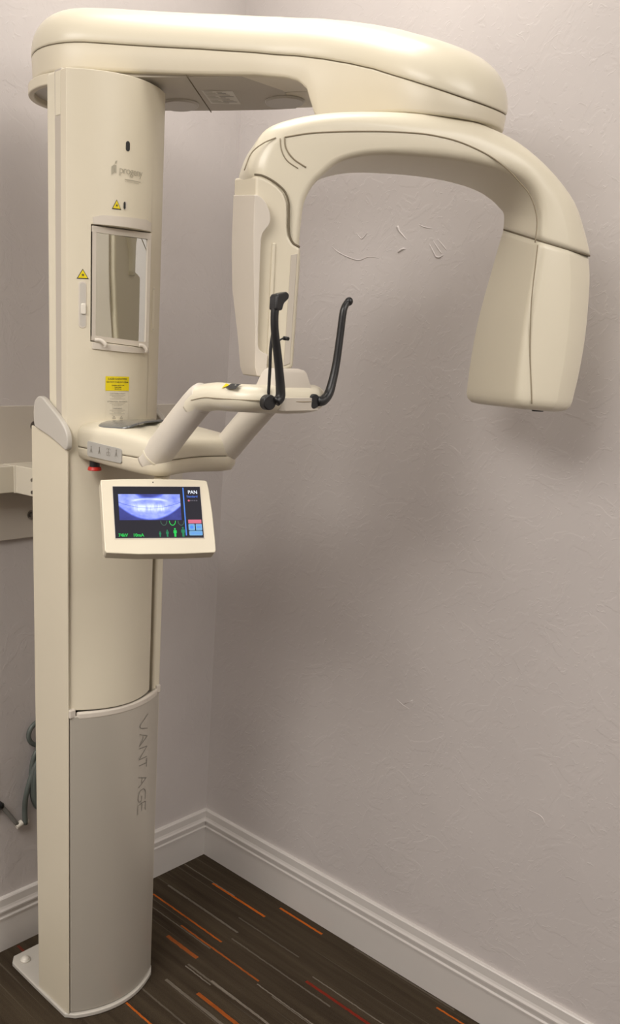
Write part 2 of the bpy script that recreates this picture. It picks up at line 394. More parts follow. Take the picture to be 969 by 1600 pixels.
# lower column: U-shaped housing
def wall_side(x0, x1):
    return prism([(-.205, .0135), (-.205, 1.415), (-.222, 1.413), (-.28, 1.398), (-.319, 1.382), (-.333, 1.376), (-.333, .0135)], side, x0, x1)
hs = part('column_housing', join(box(-.785, -.52, -.215, -.203, .0135, 1.40)), CREAM, bevel=.004)
link('side_wall', mk(wall_side(-.7885, -.7845)), hs, CREAM, bevel=.0015)
link('side_wall', mk(wall_side(-.5420, -.5185)), hs, CREAM, bevel=.007)
CT = smoothpoly([(-.222, 1.4145), (-.235, 1.411), (-.28, 1.398), (-.319, 1.382), (-.341, 1.372), (-.3425, 1.405), (-.328, 1.425), (-.302, 1.445), (-.272, 1.463), (-.255, 1.475), (-.238, 1.476), (-.222, 1.462)], 2)
link('collar', mk(prism(CT, side, -.7950, -.7815)), hs, TRIMG, bevel=.0062, seg=5, angle=40, label='grey swept collar on top of the housing')
link('collar', mk(prism(CT, side, -.5300, -.5140)), hs, TRIMG, bevel=.0075, seg=5, angle=40, label='grey swept collar on top of the housing')

# silver front panel with moulded lip
fp = part('front_panel', prism(bow(y_low, -.782, -.5225) + [(-.5225, -.322), (-.782, -.322)], plan, .016, .800), SILVER, bevel=.0025, label='silver grey bowed lower front panel')
lip = [(x, y_low(x) - .0012) for x, _ in bow(y_low, -.768, -.532)]
link('panel_lip', mk(prism(lip + [(x, y + .012) for x, y in lip[::-1]], plan, .791, .8085)), fp, WARMG, bevel=.005, seg=4, angle=50, label='pale rounded lip on the panel top')
for a, b in ((-.7865, -.770), (-.534, -.5215)):
    link('corner_tab', mk(box(a, b, -.3385, -.322, .796, .816)), fp, WARMG, bevel=.003)
# VANTAGE lettering, read downwards (single-stroke thin letters)
def f_low(a, b, l): return (a, y_low(a) - l - .0002, b)
P = Print(f_low)
LET = {'V': [[(0, 1), (.42, .16), (.5, .05), (.62, .0), (.74, .10), (1.0, 1)]], 'A': [[(0, 0), (.45, 1), (.95, 0)], [(.95, 0), (.55, .35), (.28, .45)]],
       'N': [[(0, 0), (.12, 1), (.9, 0), (1.0, 1)]], 'T': [[(0, 1), (.95, 1)], [(.52, 1), (.35, 0)]],
       'a': [[(0, 0), (.42, 1), (.9, .0)], [(.15, .45), (.6, .38)]],
       'G': [[(1.0, .88), (.85, .98), (.6, 1), (.3, .92), (.08, .7), (.02, .4), (.15, .12), (.45, 0), (.8, .02), (.95, .1), (.95, .45), (.55, .45)]],
       'E': [[(.95, 1), (.1, 1), (.0, .5), (.05, .0), (.95, 0)], [(.0, .5), (.8, .5)]]}
zc = .7640
for ch, wd in (('V', .0355), ('A', .031), ('N', .030), ('T', .023), ('_', .010), ('a', .030), ('G', .032), ('E', .026)):
    if ch != '_':
        for st in LET[ch]:
            Q = smoothpoly(st, 2, False) if ch in 'VG' else st
            P.stroke([(-.6115 + b * .0310, zc - a * wd * 1.02) for a, b in Q], .0021, ENGRAVE)
    zc -= wd * 1.17
P.build('lettering', fp)

# sliding column: bowed front cover, recessed side, rear rail
cc = part('sliding_column', prism(bow(y_up, -.7835, -.5600, 96) + [(-.5600, -.300), (-.7835, -.306)], plan, .812, 2.046), CREAM, bevel=.006, seg=4, smooth=False)
link('side_channel', mk(box(-.7812, -.5620, -.3065, -.284, .812, 2.05)), cc, CHAN, bevel=.002, label='recessed strip along the column side, coloured darker for shade')
link('rear_rail', mk(box(-.7800, -.5550, -.2860, -.256, .812, 2.05)), cc, IVORY, bevel=.006)
link('side_seam', mk(join(box(-.7822, -.7785, -.3075, -.3060, 1.38, 2.046))), cc, LINE, smooth=False)
link('guide_block', mk(box(-.7822, -.7785, -.304, -.288, 1.975, 2.046)), cc, IVORY, bevel=.001)
def f_up(a, b, l): return (a, y_up(a) - l - .0002, b)
def capsule(x, z0, z1, r, n=8):
    return [(x + r * math.cos(math.radians(180 * k / n)), z1 - r + r * math.sin(math.radians(180 * k / n))) for k in range(n + 1)] + \
           [(x - r * math.cos(math.radians(180 * k / n)), z0 + r - r * math.sin(math.radians(180 * k / n))) for k in range(n + 1)]
def on_up(poly, l0, l1): return prism(poly, lambda a, b, t: f_up(a, b, t), l0, l1)
link('laser_slot', mk(on_up(capsule(-.6785, 1.922, 1.939, .0042), -.004, .0006)), cc, BLACK, smooth=False, label='black oval slot above the maker lettering')
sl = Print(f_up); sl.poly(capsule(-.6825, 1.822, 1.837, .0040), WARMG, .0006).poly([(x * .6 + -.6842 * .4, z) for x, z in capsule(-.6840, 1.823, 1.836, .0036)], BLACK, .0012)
sl.build('laser_slot', cc, 'half-black oval slot beside the yellow warning triangle')
# maker lettering
P = Print(f_up)
P.poly([(-0.7110, 1.8785), (-0.7060, 1.8835), (-0.7060, 1.8965), (-0.7110, 1.8925)], GREYINK).poly([(-0.7055, 1.8835), (-0.7017, 1.8825), (-0.7017, 1.8955), (-0.7055, 1.8965)], GREYINK)
P.poly([(-0.7050, 1.8980), (-0.7017, 1.8985), (-0.7000, 1.9040), (-0.7037, 1.9025)], GREYINK)
P.text('progeny', -.6965, 1.8835, .0185, GREYINK, spacing=.88, bold=-.0001)
P.rect(-.684, -.647, 1.8735, 1.8748, GREYINK, n=4)
P.text('a midmark company', -.683, 1.8700, .0038, GREYINK)
P.build('maker_lettering', cc)
def triangle(x, z, s, name='warning_triangle'):
    P = Print(f_up)
    def T(k, l, m): P.poly([(x - k * s / 2, z - k * s * .40), (x + k * s / 2, z - k * s * .40), (x, z + k * s * .52)], m, l)
    T(1.0, .0006, INK); T(.80, .0009, YELL); P.circle(x, z - .04 * s, s * .075, INK, .0012)
    for k in range(6):
        a = math.pi * k / 3; P.stroke([(x, z - .04 * s), (x + math.cos(a) * s * .15, z - .04 * s + math.sin(a) * s * .15)], s * .025, INK, .0011)
    P.build(name, cc, 'yellow laser warning triangle on the column')
triangle(-.7002, 1.8285, .0185)
# left edge: warning triangle and slider slot
triangle(-.7589, 1.7035, .0195)
link('slider_slot', mk(on_up(capsule(-.7590, 1.607, 1.692, .0062), -.003, .0010)), cc, WARMG, bevel=.0006, label='long shallow slot with a small slider')
link('slider_recess', mk(on_up(capsule(-.7590, 1.610, 1.689, .0046), -.003, .0013)), cc, TRIMG, smooth=False)
link('slider_knob', mk(on_up(rrect(-.7625, -.7550, 1.632, 1.652, .003), 0, .005)), cc, WHITEP, bevel=.002, label='small white slider knob')
link('side_slot', mk(on_up(capsule(-.5940, 1.607, 1.694, .0045), -.003, .0007)), cc, IVORY, bevel=.0004, label='long shallow slot on the right edge')
for z in (1.689, 1.612): link('screw_hole', mk(on_up([(-.5940 + .0016 * math.cos(k), z + .0016 * math.sin(k)) for k in [j * .785 for j in range(8)]], -.002, .0012)), cc, TRIMG, smooth=False)
# labels
P = Print(f_up)
P.rect(-.7180, -.6665, 1.4915, 1.5190, YELL, n=4)
for t, z, s in (('LASER RADIATION', 1.5125, .0050), ('DO NOT STARE INTO BEAM', 1.5070, .0037), ('Complies with 21 CFR', 1.5010, .0030), ('Class II laser', 1.4975, .0030), ('635-670 nm', 1.4940, .0030)):
    P.text(t, -.6922, z, s, INK, align='CENTER', bold=.00005)
P.build('laser_label', cc, 'yellow rectangular laser radiation label')
P = Print(f_up); P.rect(-.7170, -.6675, 1.4330, 1.4905, CREAM, .0004, n=4)
z = 1.485
for t, s in (('CAUTION: X-RAYS', .0040), ('~', 4), ('ATTENTION: RAYONS-X', .0040), ('~', 3), ('WARNING', .0042), ('~', 5)):
    if t == '~':
        for k in range(s):
            wd = .017 * (1 - .25 * (k % 3)); P.rect(-.6922 - wd, -.6922 + wd, z + .0006, z + .0013, GREYINK, n=2); z -= .0024
        z -= .0032
    else: P.text(t, -.6922, z, s, ENGRAVE, align='CENTER'); z -= .0030
for x in (-.700, -.684): P.stroke([(x - .003, 1.4375), (x + .003, 1.4375), (x, 1.4425), (x - .003, 1.4375)], .0007, ENGRAVE)
P.build('caution_label', cc, 'pale label with lines of dark caution text')

# mirror set in a flat pocket cut into the bowed column front
mf0, mf1, mz0, mz1 = -.7430, -.6115, 1.5850, 1.7900
ya, yb = y_up(-.7430) + .0010, y_up(-.6115) - .0015
def ym(x): return ya + (yb - ya) * (x - mf0) / (mf1 - mf0)
def f_mir(a, b, l): return (a, ym(a) - l, b - .009 * (a - mf0) / (mf1 - mf0) * (1.80 - b) / .2)
cut = link('pocket', mk(prism([(mf0 - .0020, mz0 - .002), (mf1 + .0020, mz0 - .002), (mf1 + .0020, mz1 + .002), (mf0 - .0020, mz1 + .002)], f_mir, -.012, .05)), None, CREAM)
bo = cc.modifiers.new('pocket', 'BOOLEAN'); bo.object = cut; bo.operation = 'DIFFERENCE'; bo.solver = 'EXACT'
bpy.context.view_layer.update()
dg = bpy.context.evaluated_depsgraph_get()
bv = cc.modifiers['bevel']; cc.modifiers.move(1, 0); dg.update()
bv.show_viewport = False; dg.update()
me_new = bpy.data.meshes.new_from_object(cc.evaluated_get(bpy.context.evaluated_depsgraph_get()))
cc.modifiers.remove(cc.modifiers['pocket']); bv.show_viewport = True; cc.data = me_new; cc.modifiers['bevel'].harden_normals = False
bpy.data.objects.remove(cut)
def band(lo, hi, l0, l1, n=24):
    bm = bmesh.new(); X = [mf0 + (mf1 - mf0) * k / n for k in range(n + 1)]
    g = [[bm.verts.new(f_up(x, z(k / n), l)) for z, l in ((lo, l0), (lo, l1), (hi, l1), (hi, l0))] for k, x in enumerate(X)]
    for p_, q_ in zip(g, g[1:]):
        for i in range(4): bm.faces.new((p_[i], p_[(i + 1) % 4], q_[(i + 1) % 4], q_[i]))
    bm.faces.new(g[0]); bm.faces.new(g[-1]); return bm
link('mirror_surround', mk(band(lambda t: 1.7925, lambda t: 1.8015 + .0068 * min(1, math.sin(math.pi * min(max(t, .02), .98)) * 3) ** .5 + .0035 * t, -.004, .0016)), cc, WARMG, smooth=False, label='grey curved strip above the mirror')
link('mirror_surround', mk(band(lambda t: 1.5700 - .0050 * t - .002 * math.sin(math.pi * t), lambda t: 1.5815 - .009 * t, -.004, .0035)), cc, WARMG, smooth=False, label='grey curved strip below the mirror')
fr = join(prism([(mf0, mz0), (mf1, mz0), (mf1, mz0 + .0100), (mf0, mz0 + .0100)], f_mir, -.010, .0015), prism([(mf0, mz1 - .0110), (mf1, mz1 - .0110), (mf1, mz1), (mf0, mz1)], f_mir, -.010, .0015),
          prism([(mf0, mz0 + .0100), (mf0 + .0085, mz0 + .0100), (mf0 + .0085, mz1 - .0110), (mf0, mz1 - .0110)], f_mir, -.010, .0015), prism([(mf1 - .0085, mz0 + .0100), (mf1, mz0 + .0100), (mf1, mz1 - .0110), (mf1 - .0085, mz1 - .0110)], f_mir, -.010, .0015))
mfr = part('mirror_frame', fr, WARMG, bevel=.0008, label='grey frame around the mirror')
link('mirror_glass', mk(prism(rrect(mf0 + .008, mf1 - .008, mz0 + .009, mz1 - .010, .003), f_mir, -.010, -.0012)), mfr, MIRROR, smooth=False)
for x in (-.7290, -.6330):
    dz = -.009 * (x - mf0) / (mf1 - mf0)
    def g(a, b, l): return (a, y_up(a) - l, b + dz)
    link('clip', mk(tube([g(x - .010, 1.5870, .002), g(x - .002, 1.5865, .007), g(x + .003, 1.580, .012), g(x + .004, 1.575, .011)], .0038, 10)), mfr, WARMG)

# overhead arm -----------------------------------------------------
CL = catmull([(-.64, -.215, 0), (-.54, -.316, 0), (-.455, -.415, 0), (-.39, -.51, 0), (-.352, -.62, 0), (-.340, -.72, 0), (-.345, -.80, 0)], 10)
def halfw(y): return .121
def table(y, T):
    for (a, za), (b, zb_) in zip(T, T[1:]):
        if y >= b: 
            t = min(max((a - y) / (a - b), 0), 1); return za + (zb_ - za) * t
    return T[-1][1]
def zs(y): return table(y, [(-.20, 2.106), (-.30, 2.104), (-.45, 2.094), (-.53, 2.086), (-.60, 2.0745), (-.65, 2.0625), (-.70, 2.0475), (-.75, 2.030), (-.79, 2.013), (-.85, 1.989), (-.90, 1.969), (-.925, 1.960)])
def zb(y): return table(y, [(-.20, 2.061), (-.30, 2.060), (-.53, 2.051), (-.58, 2.043), (-.605, 2.034), (-.622, 2.018), (-.632, 1.990), (-.642, 1.970), (-.67, 1.968), (-.70, 1.966), (-.75, 1.963), (-.80, 1.957), (-.85, 1.948), (-.90, 1.941), (-.925, 1.938)])
OUT = []   # (outline point, medial point)
n = len(CL)
def perp(i):
    t = (CL[min(i + 1, n - 1)] - CL[max(i - 1, 0)]).normalized(); return Vector((-t.y, t.x, 0)), t
for i in range(n):
    p, t = perp(i); OUT.append((CL[i] - p * halfw(CL[i].y), CL[i]))
p, t = perp(n - 1)
for k in range(1, 20):
    a = math.pi * k / 20; OUT.append((CL[-1] + (-p * math.cos(a) + t * math.sin(a)) * halfw(CL[-1].y), CL[-1]))
for i in range(n - 1, -1, -1):
    p, t = perp(i); OUT.append((CL[i] + p * halfw(CL[i].y), CL[i]))
p, t = perp(0)
for k in range(1, 20):
    a = math.pi * k / 20; OUT.append((CL[0] + (p * math.cos(a) - t * math.sin(a)) * halfw(CL[0].y), CL[0]))
def loft(rings, close_top=True):
    bm = bmesh.new(); R = [[bm.verts.new(v) for v in r] for r in rings]; m = len(R[0])
    for a, b in zip(R, R[1:]):
        for q in range(m):
            vs = (a[q], a[(q + 1) % m], b[(q + 1) % m], b[q]); bm.faces.new(vs)
    return bm
def ring(s, fz):
    r = []
    for o, m in OUT:
        q = m + (o - m) * s; r.append((q.x, q.y, fz(q.y)))
    return r
CH_ = .074
rings = [ring(.94, lambda y: zs(y) + .0004), ring(.992, lambda y: zs(y) + .0004), ring(1.0, lambda y: zs(y) + .004)]
for k in range(1, 13):
    a = math.pi / 2 * k / 12; rings.append(ring(max(math.cos(a), .0) ** .55 if k < 12 else .02, lambda y, a=a: zs(y) + .004 + (CH_ - .004) * math.sin(a) ** .95))
oc = part('overhead_cover', loft(rings), IVORY, label='glossy cream domed top cover of the overhead arm')
rings = [ring(.94, lambda y: zs(y) - .0015), ring(.985, lambda y: zs(y) - .0015), ring(.993, lambda y: zs(y) - .004), ring(.985, lambda y: zb(y) * .5 + zs(y) * .5),
         ring(.982, lambda y: zb(y) + .006), ring(.975, lambda y: zb(y) + .002), ring(.955, lambda y: zb(y)), ring(.8, lambda y: zb(y)), ring(.6, lambda y: zb(y)), ring(.4, lambda y: zb(y)), ring(.2, lambda y: zb(y)), ring(.01, lambda y: zb(y))]
ob = part('overhead_body', loft(rings), CREAM, label='lower shell of the overhead arm')
link('parting_gap', mk(loft([ring(.975, lambda y: zs(y) - .003), ring(.982, lambda y: zs(y) - .003), ring(.982, lambda y: zs(y) + .003), ring(.975, lambda y: zs(y) + .003)])), ob, SEAM)
# flat underside panel between column and hub
UP = [(o.x * .93 + m.x * .07, o.y * .93 + m.y * .07) for o, m in OUT if o.y > -.545]
uz = 2.0555
up_panel = []
for i in range(n):
    if CL[i].y > -.50 : p, t = perp(i); up_panel.append((CL[i], p))
pl = [tuple((c - p * .108)[:2]) for c, p in up_panel] + [tuple((c + p * .112)[:2]) for c, p in up_panel[::-1]]
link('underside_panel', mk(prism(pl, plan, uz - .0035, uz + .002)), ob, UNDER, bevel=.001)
link('underside_seam', mk(tube([(-.592, -.433, uz - .0034), (-.395, -.298, uz - .0034)], .0012, 6)), ob, SEAM)
for c in ((-.477, -.290), (-.352, -.462)):
    link('round_cap', mk(disc((*c, uz - .0035), (0, 0, -1), .040, .0045, 28, .037)), ob, TRIMG, bevel=.001, label='round grey cap on the underside')
def f_un(a, b, l):   # label axes on the underside
    o = Vector((-.513, -.390)); u = Vector((-.472 + .513, -.430 + .390)).normalized(); v = Vector((.076, .049)).normalized()
    q = o + u * a + v * b; return (q.x, q.y, uz - .0035 - l)
P = Print(f_un); P.rect(0, .060, 0, .088, WHITELAB, .0005)
for k in range(9):
    y = .006 + .009 * k; P.rect(.004, .020 + .004 * (k * 7 % 3), y, y + .003, GREYINK, .0008)
    P.rect(.028, .038 + .006 * (k * 5 % 4), y, y + .004, ENGRAVE if k % 2 else GREYINK, .0008)
P.build('rating_label', ob, 'white rating label of small print stuck under the arm')
# open rounded recess behind the column, under the arm's tail
c0 = Vector((-.652, -.205))
arc = [math.radians(a) for a in range(60, 262, 8)]
rim = [(c0.x + .112 * math.cos(a), c0.y + .112 * math.sin(a)) for a in arc] + [(c0.x + .100 * math.cos(a), c0.y + .100 * math.sin(a)) for a in arc[::-1]]
link('tail_rim', mk(prism(rim, plan, 2.040, 2.060)), ob, CREAM, bevel=.003, label='rounded rim hanging behind the column')
link('tail_recess', mk(disc((c0.x, c0.y, 2.0535), (0, 0, -1), .100, .004, 28)), ob, TRIMG, bevel=.001, label='grey recessed plate inside the tail rim')

# rotating C-arm ---------------------------------------------------
A0 = math.radians(-38); EX, EY = math.cos(A0), math.sin(A0); HX, HY = -.42, -.80
def F(s, z, o): return (HX + EX * s - EY * o, HY + EY * s + EX * o, z)
def section(O, I, near, far, cp, cq=.032, ri=.014, rf=.030, tz=0.0, ex=1.0):
    O = Vector(O); I = Vector(I); h = (O - I).length; u = (O - I) / h
    pts = []
    def arc(cx, cy, rx, ry, a0, a1, k):
        for j in range(k + 1):
            a = math.radians(a0 + (a1 - a0) * j / k); ca, sa = math.cos(a), math.sin(a); e_ = ex if k == 10 else 1.0
            pts.append((cx + rx * math.copysign(abs(ca) ** e_, ca), cy + ry * math.copysign(abs(sa) ** e_, sa)))
    cp = min(cp, h - ri - .004)
    rfp = min(rf, h * .4)
    arc(ri, near + ri, ri, ri, 180, 270, 5)
    arc(h - cp, near + cq, cp, cq, 270, 360, 10)
    arc(h - rfp, far - rf, rfp, rf, 0, 90, 8)
    arc(ri, far - ri, ri, ri, 90, 180, 5)
    return [(lambda v: (v[0], v[1], v[2] + tz * (q + .08) / .16 - tz * .25 * p / h))(F(*(I + u * p), q)) for p, q in pts]
ST = [((-.215, 1.735), (-.184, 1.735), .01), ((-.219, 1.785), (-.183, 1.78), .01), ((-.245, 1.822), (-.180, 1.808), .02), ((-.273, 1.850), (-.168, 1.833), .03), ((-.269, 1.882), (-.148, 1.853), .032),
      ((-.253, 1.911), (-.130, 1.867), .034), ((-.227, 1.926), (-.112, 1.874), .034), ((-.177, 1.939), (-.085, 1.880), .034), ((-.114, 1.947), (-.05, 1.883), .035),
      ((-.028, 1.950), (0, 1.883), .036), ((.059, 1.947), (.05, 1.881), .037), ((.115, 1.937), (.1, 1.876), .040), ((.174, 1.915), (.15, 1.866), .043),
      ((.235, 1.876), (.185, 1.852), .047), ((.287, 1.829), (.207, 1.830), .051, .008), ((.317, 1.779), (.218, 1.800), .055, .028), ((.330, 1.750), (.221, 1.764), .057, .040)]
def interp(ST, k=4):
    O = catmull([(*a, 0) for a, b, c, *r in ST], k); I = catmull([(*b, 0) for a, b, c, *r in ST], k); C = catmull([(c, *(list(r) + [0, 0])[:2]) for a, b, c, *r in ST], k)
    return [((o.x, o.y), (i.x, i.y), c) for o, i, c in zip(O, I, C)]
def capped(rings):
    bm = loft(rings); bm.verts.ensure_lookup_table(); m = len(rings[0])
    bm.faces.new([bm.verts[i] for i in range(m)][::-1]); bm.faces.new([bm.verts[i] for i in range(len(bm.verts) - m, len(bm.verts))]); return bm
arm = part('rotating_arm', capped([section(o, i, -.08, .08, c.x, tz=max(c.y, 0), ex=1.1 + 15 * max(c.y, 0)) for o, i, c in interp(ST)]), IVORY, label='cream curved C-arm hanging under the overhead arm')
TH = [((.330, 1.748), (.221, 1.762), .057, -.08, .080, .040), ((.339, 1.705), (.220, 1.715), .056, -.082, .100, .030), ((.3455, 1.622), (.216, 1.64), .054, -.084, .128, .006), ((.345, 1.556), (.216, 1.57), .052, -.085, .14, 0),
      ((.341, 1.503), (.218, 1.507), .050, -.085, .145, 0)]
def interp2(T, k):
    C = [catmull([(*t[0], 0) for t in T], k), catmull([(*t[1], 0) for t in T], k), catmull([t[2:5] for t in T], k), catmull([(t[5], 0, 0) for t in T], k)]
    return [section((o.x, o.y), (i.x, i.y), c.y, c.z, c.x, .038, tz=max(z.x, 0), ex=1.7) for o, i, c, z in zip(*C)]
rs = interp2(TH, 5)
rs += [section((.339, 1.494), (.221, 1.498), -.083, .143, .048, .036, ex=1.7), section((.333, 1.487), (.227, 1.491), -.077, .137, .044, .034, ex=1.7), section((.321, 1.484), (.239, 1.488), -.066, .126, .034, .03, ex=1.7)]
th = part('tube_head', capped(rs), IVORY, label='cream flared x-ray tube head')
link('aperture', mk(disc(F(.285, 1.4855, -.035), (0, 0, -1), .010, .002, 16)), th, BLACK, smooth=False)
# parting lines of arm and head
NR = -.0806
def fl(P, o=NR, r=.0011, m=LINE, par=None, name='seam_line'):
    return link(name, mk(tube([F(s, z, o) for s, z in P], r, 6, 5)), par or arm, m)
fl([(-.222, 1.899), (-.185, 1.906), (-.145, 1.910), (-.097, 1.913), (-.05, 1.9145), (-.001, 1.914), (.030, 1.911), (.059, 1.906), (.09, 1.897), (.12, 1.885), (.15, 1.868), (.174, 1.849), (.192, 1.833), (.205, 1.812), (.212, 1.79), (.2135, 1.760)])
fl([(-.284, 1.849), (-.274, 1.874), (-.256, 1.889), (-.236, 1.898)], -.079)
fl([(-.222, 1.899), (-.219, 1.884), (-.206, 1.869), (-.184, 1.857)], -.0806)
fl([(-.229, 1.897), (-.226, 1.881), (-.216, 1.866), (-.197, 1.855)], -.0806, .0008)
fl([(.2165, 1.756), (.2175, 1.72), (.2195, 1.668), (.225, 1.62), (.232, 1.574), (.243, 1.52), (.247, 1.498)], -.0855, .0010, par=th)
sec_n = section((.330, 1.749), (.221, 1.763), -.08, .08, .057, tz=.040, ex=1.7)
link('neck_joint', mk(loft([[Vector(F(.277, 1.756, 0)) + (Vector(p) - Vector(F(.277, 1.756, 0))) * k + Vector((0, 0, dz)) for p in sec_n] for k, dz in ((.97, .0012), (1.004, .0012), (1.004, -.0012), (.97, -.0012))])), th, SEAM)

# turning hub between overhead body and arm
part('turning_hub', join(disc((-.362, -.785, 1.930), (0, 0, 1), .105, .012, 48), disc((-.362, -.785, 1.942), (0, 0, 1), .098, .014, 48)), IVORY, smooth=True, bevel=.003)

# sensor unit on the near end of the arm
def FS(s_, z, o):
    k = min(max((z - 1.53) / .14, 0), 1)
    return F(s_ - (o + .09) * (.085 * k if s_ < -.225 else 0.0) + ((o + .09) * .22 if s_ > -.20 else 0.0), z + ((o + .09) * .16 if z > 1.79 and s_ < -.22 else 0), o)
MT = [(-.2655, 1.840), (-.256, 1.839), (-.242, 1.834), (-.230, 1.827), (-.219, 1.818), (-.212, 1.804), (-.210, 1.785), (-.209, 1.767), (-.206, 1.753), (-.199, 1.742), (-.186, 1.736),
      (-.186, 1.65), (-.186, 1.546), (-.231, 1.531), (-.246, 1.5345), (-.248, 1.56), (-.254, 1.64), (-.2615, 1.735)]
sm = part('sensor_housing', prism(MT, FS, -.0865, .072), CREAM, bevel=.005, seg=4, label='beige upright sensor housing on the arm')
fl([(-.268, 1.8425), (-.256, 1.8415), (-.242, 1.8365), (-.2285, 1.829), (-.2165, 1.819), (-.2095, 1.804), (-.2075, 1.785), (-.2065, 1.767), (-.2035, 1.753), (-.197, 1.743), (-.186, 1.7375)], -.0845, .0017, SEAM, arm)
CV = smoothpoly([(-.2690, 1.812), (-.262, 1.8115), (-.251, 1.803), (-.244, 1.791), (-.241, 1.780), (-.241, 1.770), (-.246, 1.762), (-.2525, 1.754), (-.2545, 1.742), (-.252, 1.66), (-.249, 1.583), (-.246, 1.574), (-.240, 1.570), (-.231, 1.567)], 1, False) + [(-.231, 1.529),
      (-.247, 1.5315), (-.2515, 1.545), (-.2545, 1.60), (-.2625, 1.68), (-.2675, 1.75)]
link('sensor_cover', mk(prism(CV, FS, -.100, .058)), sm, WARMG, bevel=.004, seg=4, label='pinkish grey outer cover of the sensor')
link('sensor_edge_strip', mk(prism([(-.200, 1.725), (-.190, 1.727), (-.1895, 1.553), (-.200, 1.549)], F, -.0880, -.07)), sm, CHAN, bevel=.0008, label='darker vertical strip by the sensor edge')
link('sensor_ridge', mk(prism([(-.233, 1.742), (-.2265, 1.742), (-.223, 1.552), (-.230, 1.547)], F, -.0895, -.07)), sm, CREAM, bevel=.0025, seg=3)

# support table, tubes, chin rest ----------------------------------
TP = [(-.772, -.345), (-.774, -.42), (-.774, -.53), (-.766, -.570), (-.744, -.588), (-.71, -.578), (-.655, -.565), (-.60, -.576), (-.575, -.584), (-.548, -.572), (-.538, -.54), (-.536, -.42), (-.540, -.345)]
TPs = smoothpoly(TP[1:-1], 2, False); TPs = [TP[0]] + TPs + [TP[-1]]
tcx, tcy = -.655, -.46
def tring(k, dz, edge=0.0): return [(tcx + (x - tcx) * k, -.345 + (y + .345) * k, dz) for x, y in TPs]
def trings(z): return z
def zt(y):  # top of table falls gently to the front tubes
    t = min(max((-.47 - y) / .12, 0), 1); return 1.4205 - .010 * t
def zbm(y):
    t = min(max((-.345 - y) / .24, 0), 1); return 1.359 - .012 * t
def tri(k, f): return [(tcx + (x - tcx) * k, -.345 + (y + .345) * k, f(y)) for x, y in TPs]
def zm(y):  return 1.3825 - .004 * min(max((-.345 - y) / .24, 0), 1)
top = [tri(.93, zm), tri(.992, lambda y: zm(y) + .0006), tri(1.0, lambda y: zm(y) + .004), tri(1.0, lambda y: zt(y) - .018), tri(.994, lambda y: zt(y) - .010), tri(.978, lambda y: zt(y) - .004), tri(.95, lambda y: zt(y)), tri(.88, lambda y: zt(y) + .0045), tri(.75, lambda y: zt(y) + .0095), tri(.6, lambda y: zt(y) + .0125), tri(.4, lambda y: zt(y) + .0138), tri(.2, lambda y: zt(y) + .0140), tri(.02, lambda y: zt(y) + .0140)]
tb = part('support_table', loft(top), IVORY, label='cream patient support shelf jutting from the column')
low = [tri(.93, lambda y: zm(y) - .001), tri(.99, lambda y: zm(y) - .001), tri(.996, lambda y: zm(y) - .004), tri(.99, lambda y: zbm(y) + .012), tri(.965, lambda y: zbm(y) + .003), tri(.91, lambda y: zbm(y)), tri(.02, lambda y: zbm(y) - .003)]
link('lower_shell', mk(loft(low)), tb, CREAM)
link('shell_gap', mk(loft([tri(.975, lambda y: zm(y) - .002), tri(.984, lambda y: zm(y) - .002), tri(.984, lambda y: zm(y) + .002), tri(.975, lambda y: zm(y) + .002)])), tb, SEAM)
def zdome(x, y):
    k = max(abs(x - tcx) / .119, (-.345 - y) / .232)
    return zt(y) + table(-k, [(-.0, .0140), (-.4, .0138), (-.6, .0125), (-.75, .0095), (-.88, .0045), (-.95, 0), (-1.0, -.010)])
GL = smoothpoly([(-.7535, -.385), (-.7600, -.402), (-.7600, -.430), (-.755, -.462), (-.742, -.474), (-.715, -.462), (-.67, -.430), (-.62, -.412), (-.552, -.400), (-.548, -.36), (-.58, -.372), (-.62, -.382), (-.66, -.384), (-.71, -.378)], 2)
gx = sum(p[0] for p in GL) / len(GL); gy = sum(p[1] for p in GL) / len(GL)
def gring(k, up): return [(gx + (x - gx) * k, gy + (y - gy) * k, zdome(gx + (x - gx) * k, gy + (y - gy) * k) + up) for x, y in GL]
link('tray', mk(loft([gring(1.0, -.002), gring(1.0, .0010), gring(.97, .0016), gring(.85, .0016), gring(.6, .0016), gring(.3, .0016), gring(.01, .0016)])), tb, DARKG, label='smoky dark tray inlay on the shelf')
link('tray_knob', mk(ball((-.558, -.392, zdome(-.558, -.392) + .001), .018, 1.4, 1, .4)), tb, BLACK, label='dark rounded end of the tray')
# keypad on the side of the shelf
def f_pad(a, b, l): return (-.7742 - l, a, b)
kp = [(-.384, 1.3975), (-.3815, 1.3930), (-.3815, 1.3710), (-.385, 1.3680), (-.485, 1.3645), (-.488, 1.367), (-.488, 1.3890), (-.485, 1.3915)]
pad = link('keypad', mk(prism(kp, f_pad, -.003, .0016)), tb, PADG, bevel=.0006, label='grey control strip with four symbols')
for yc in (-.395, -.421, -.449, -.473):
    P = Print(f_pad); z = 1.3815
    P.circle(yc, z + .006, .0016, ENGRAVE, .0019, 10); P.stroke([(yc, z + .004), (yc, z - .005)], .0016, ENGRAVE, .0019)
    if yc == -.449:
        P.stroke([(yc - .006, z + .005), (yc - .003, z + .008)], .001, ENGRAVE, .0019).stroke([(yc + .003, z + .008), (yc + .006, z + .005)], .001, ENGRAVE, .0019)
        P.stroke([(yc - .005, z), (yc + .005, z), (yc + .005, z - .006), (yc - .005, z - .006), (yc - .005, z)], .0008, ENGRAVE, .0019)
    else: P.stroke([(yc - .004, z - .006), (yc, z + .002), (yc + .004, z - .006)], .001, ENGRAVE, .0019)
    P.build('keypad_symbol', tb)
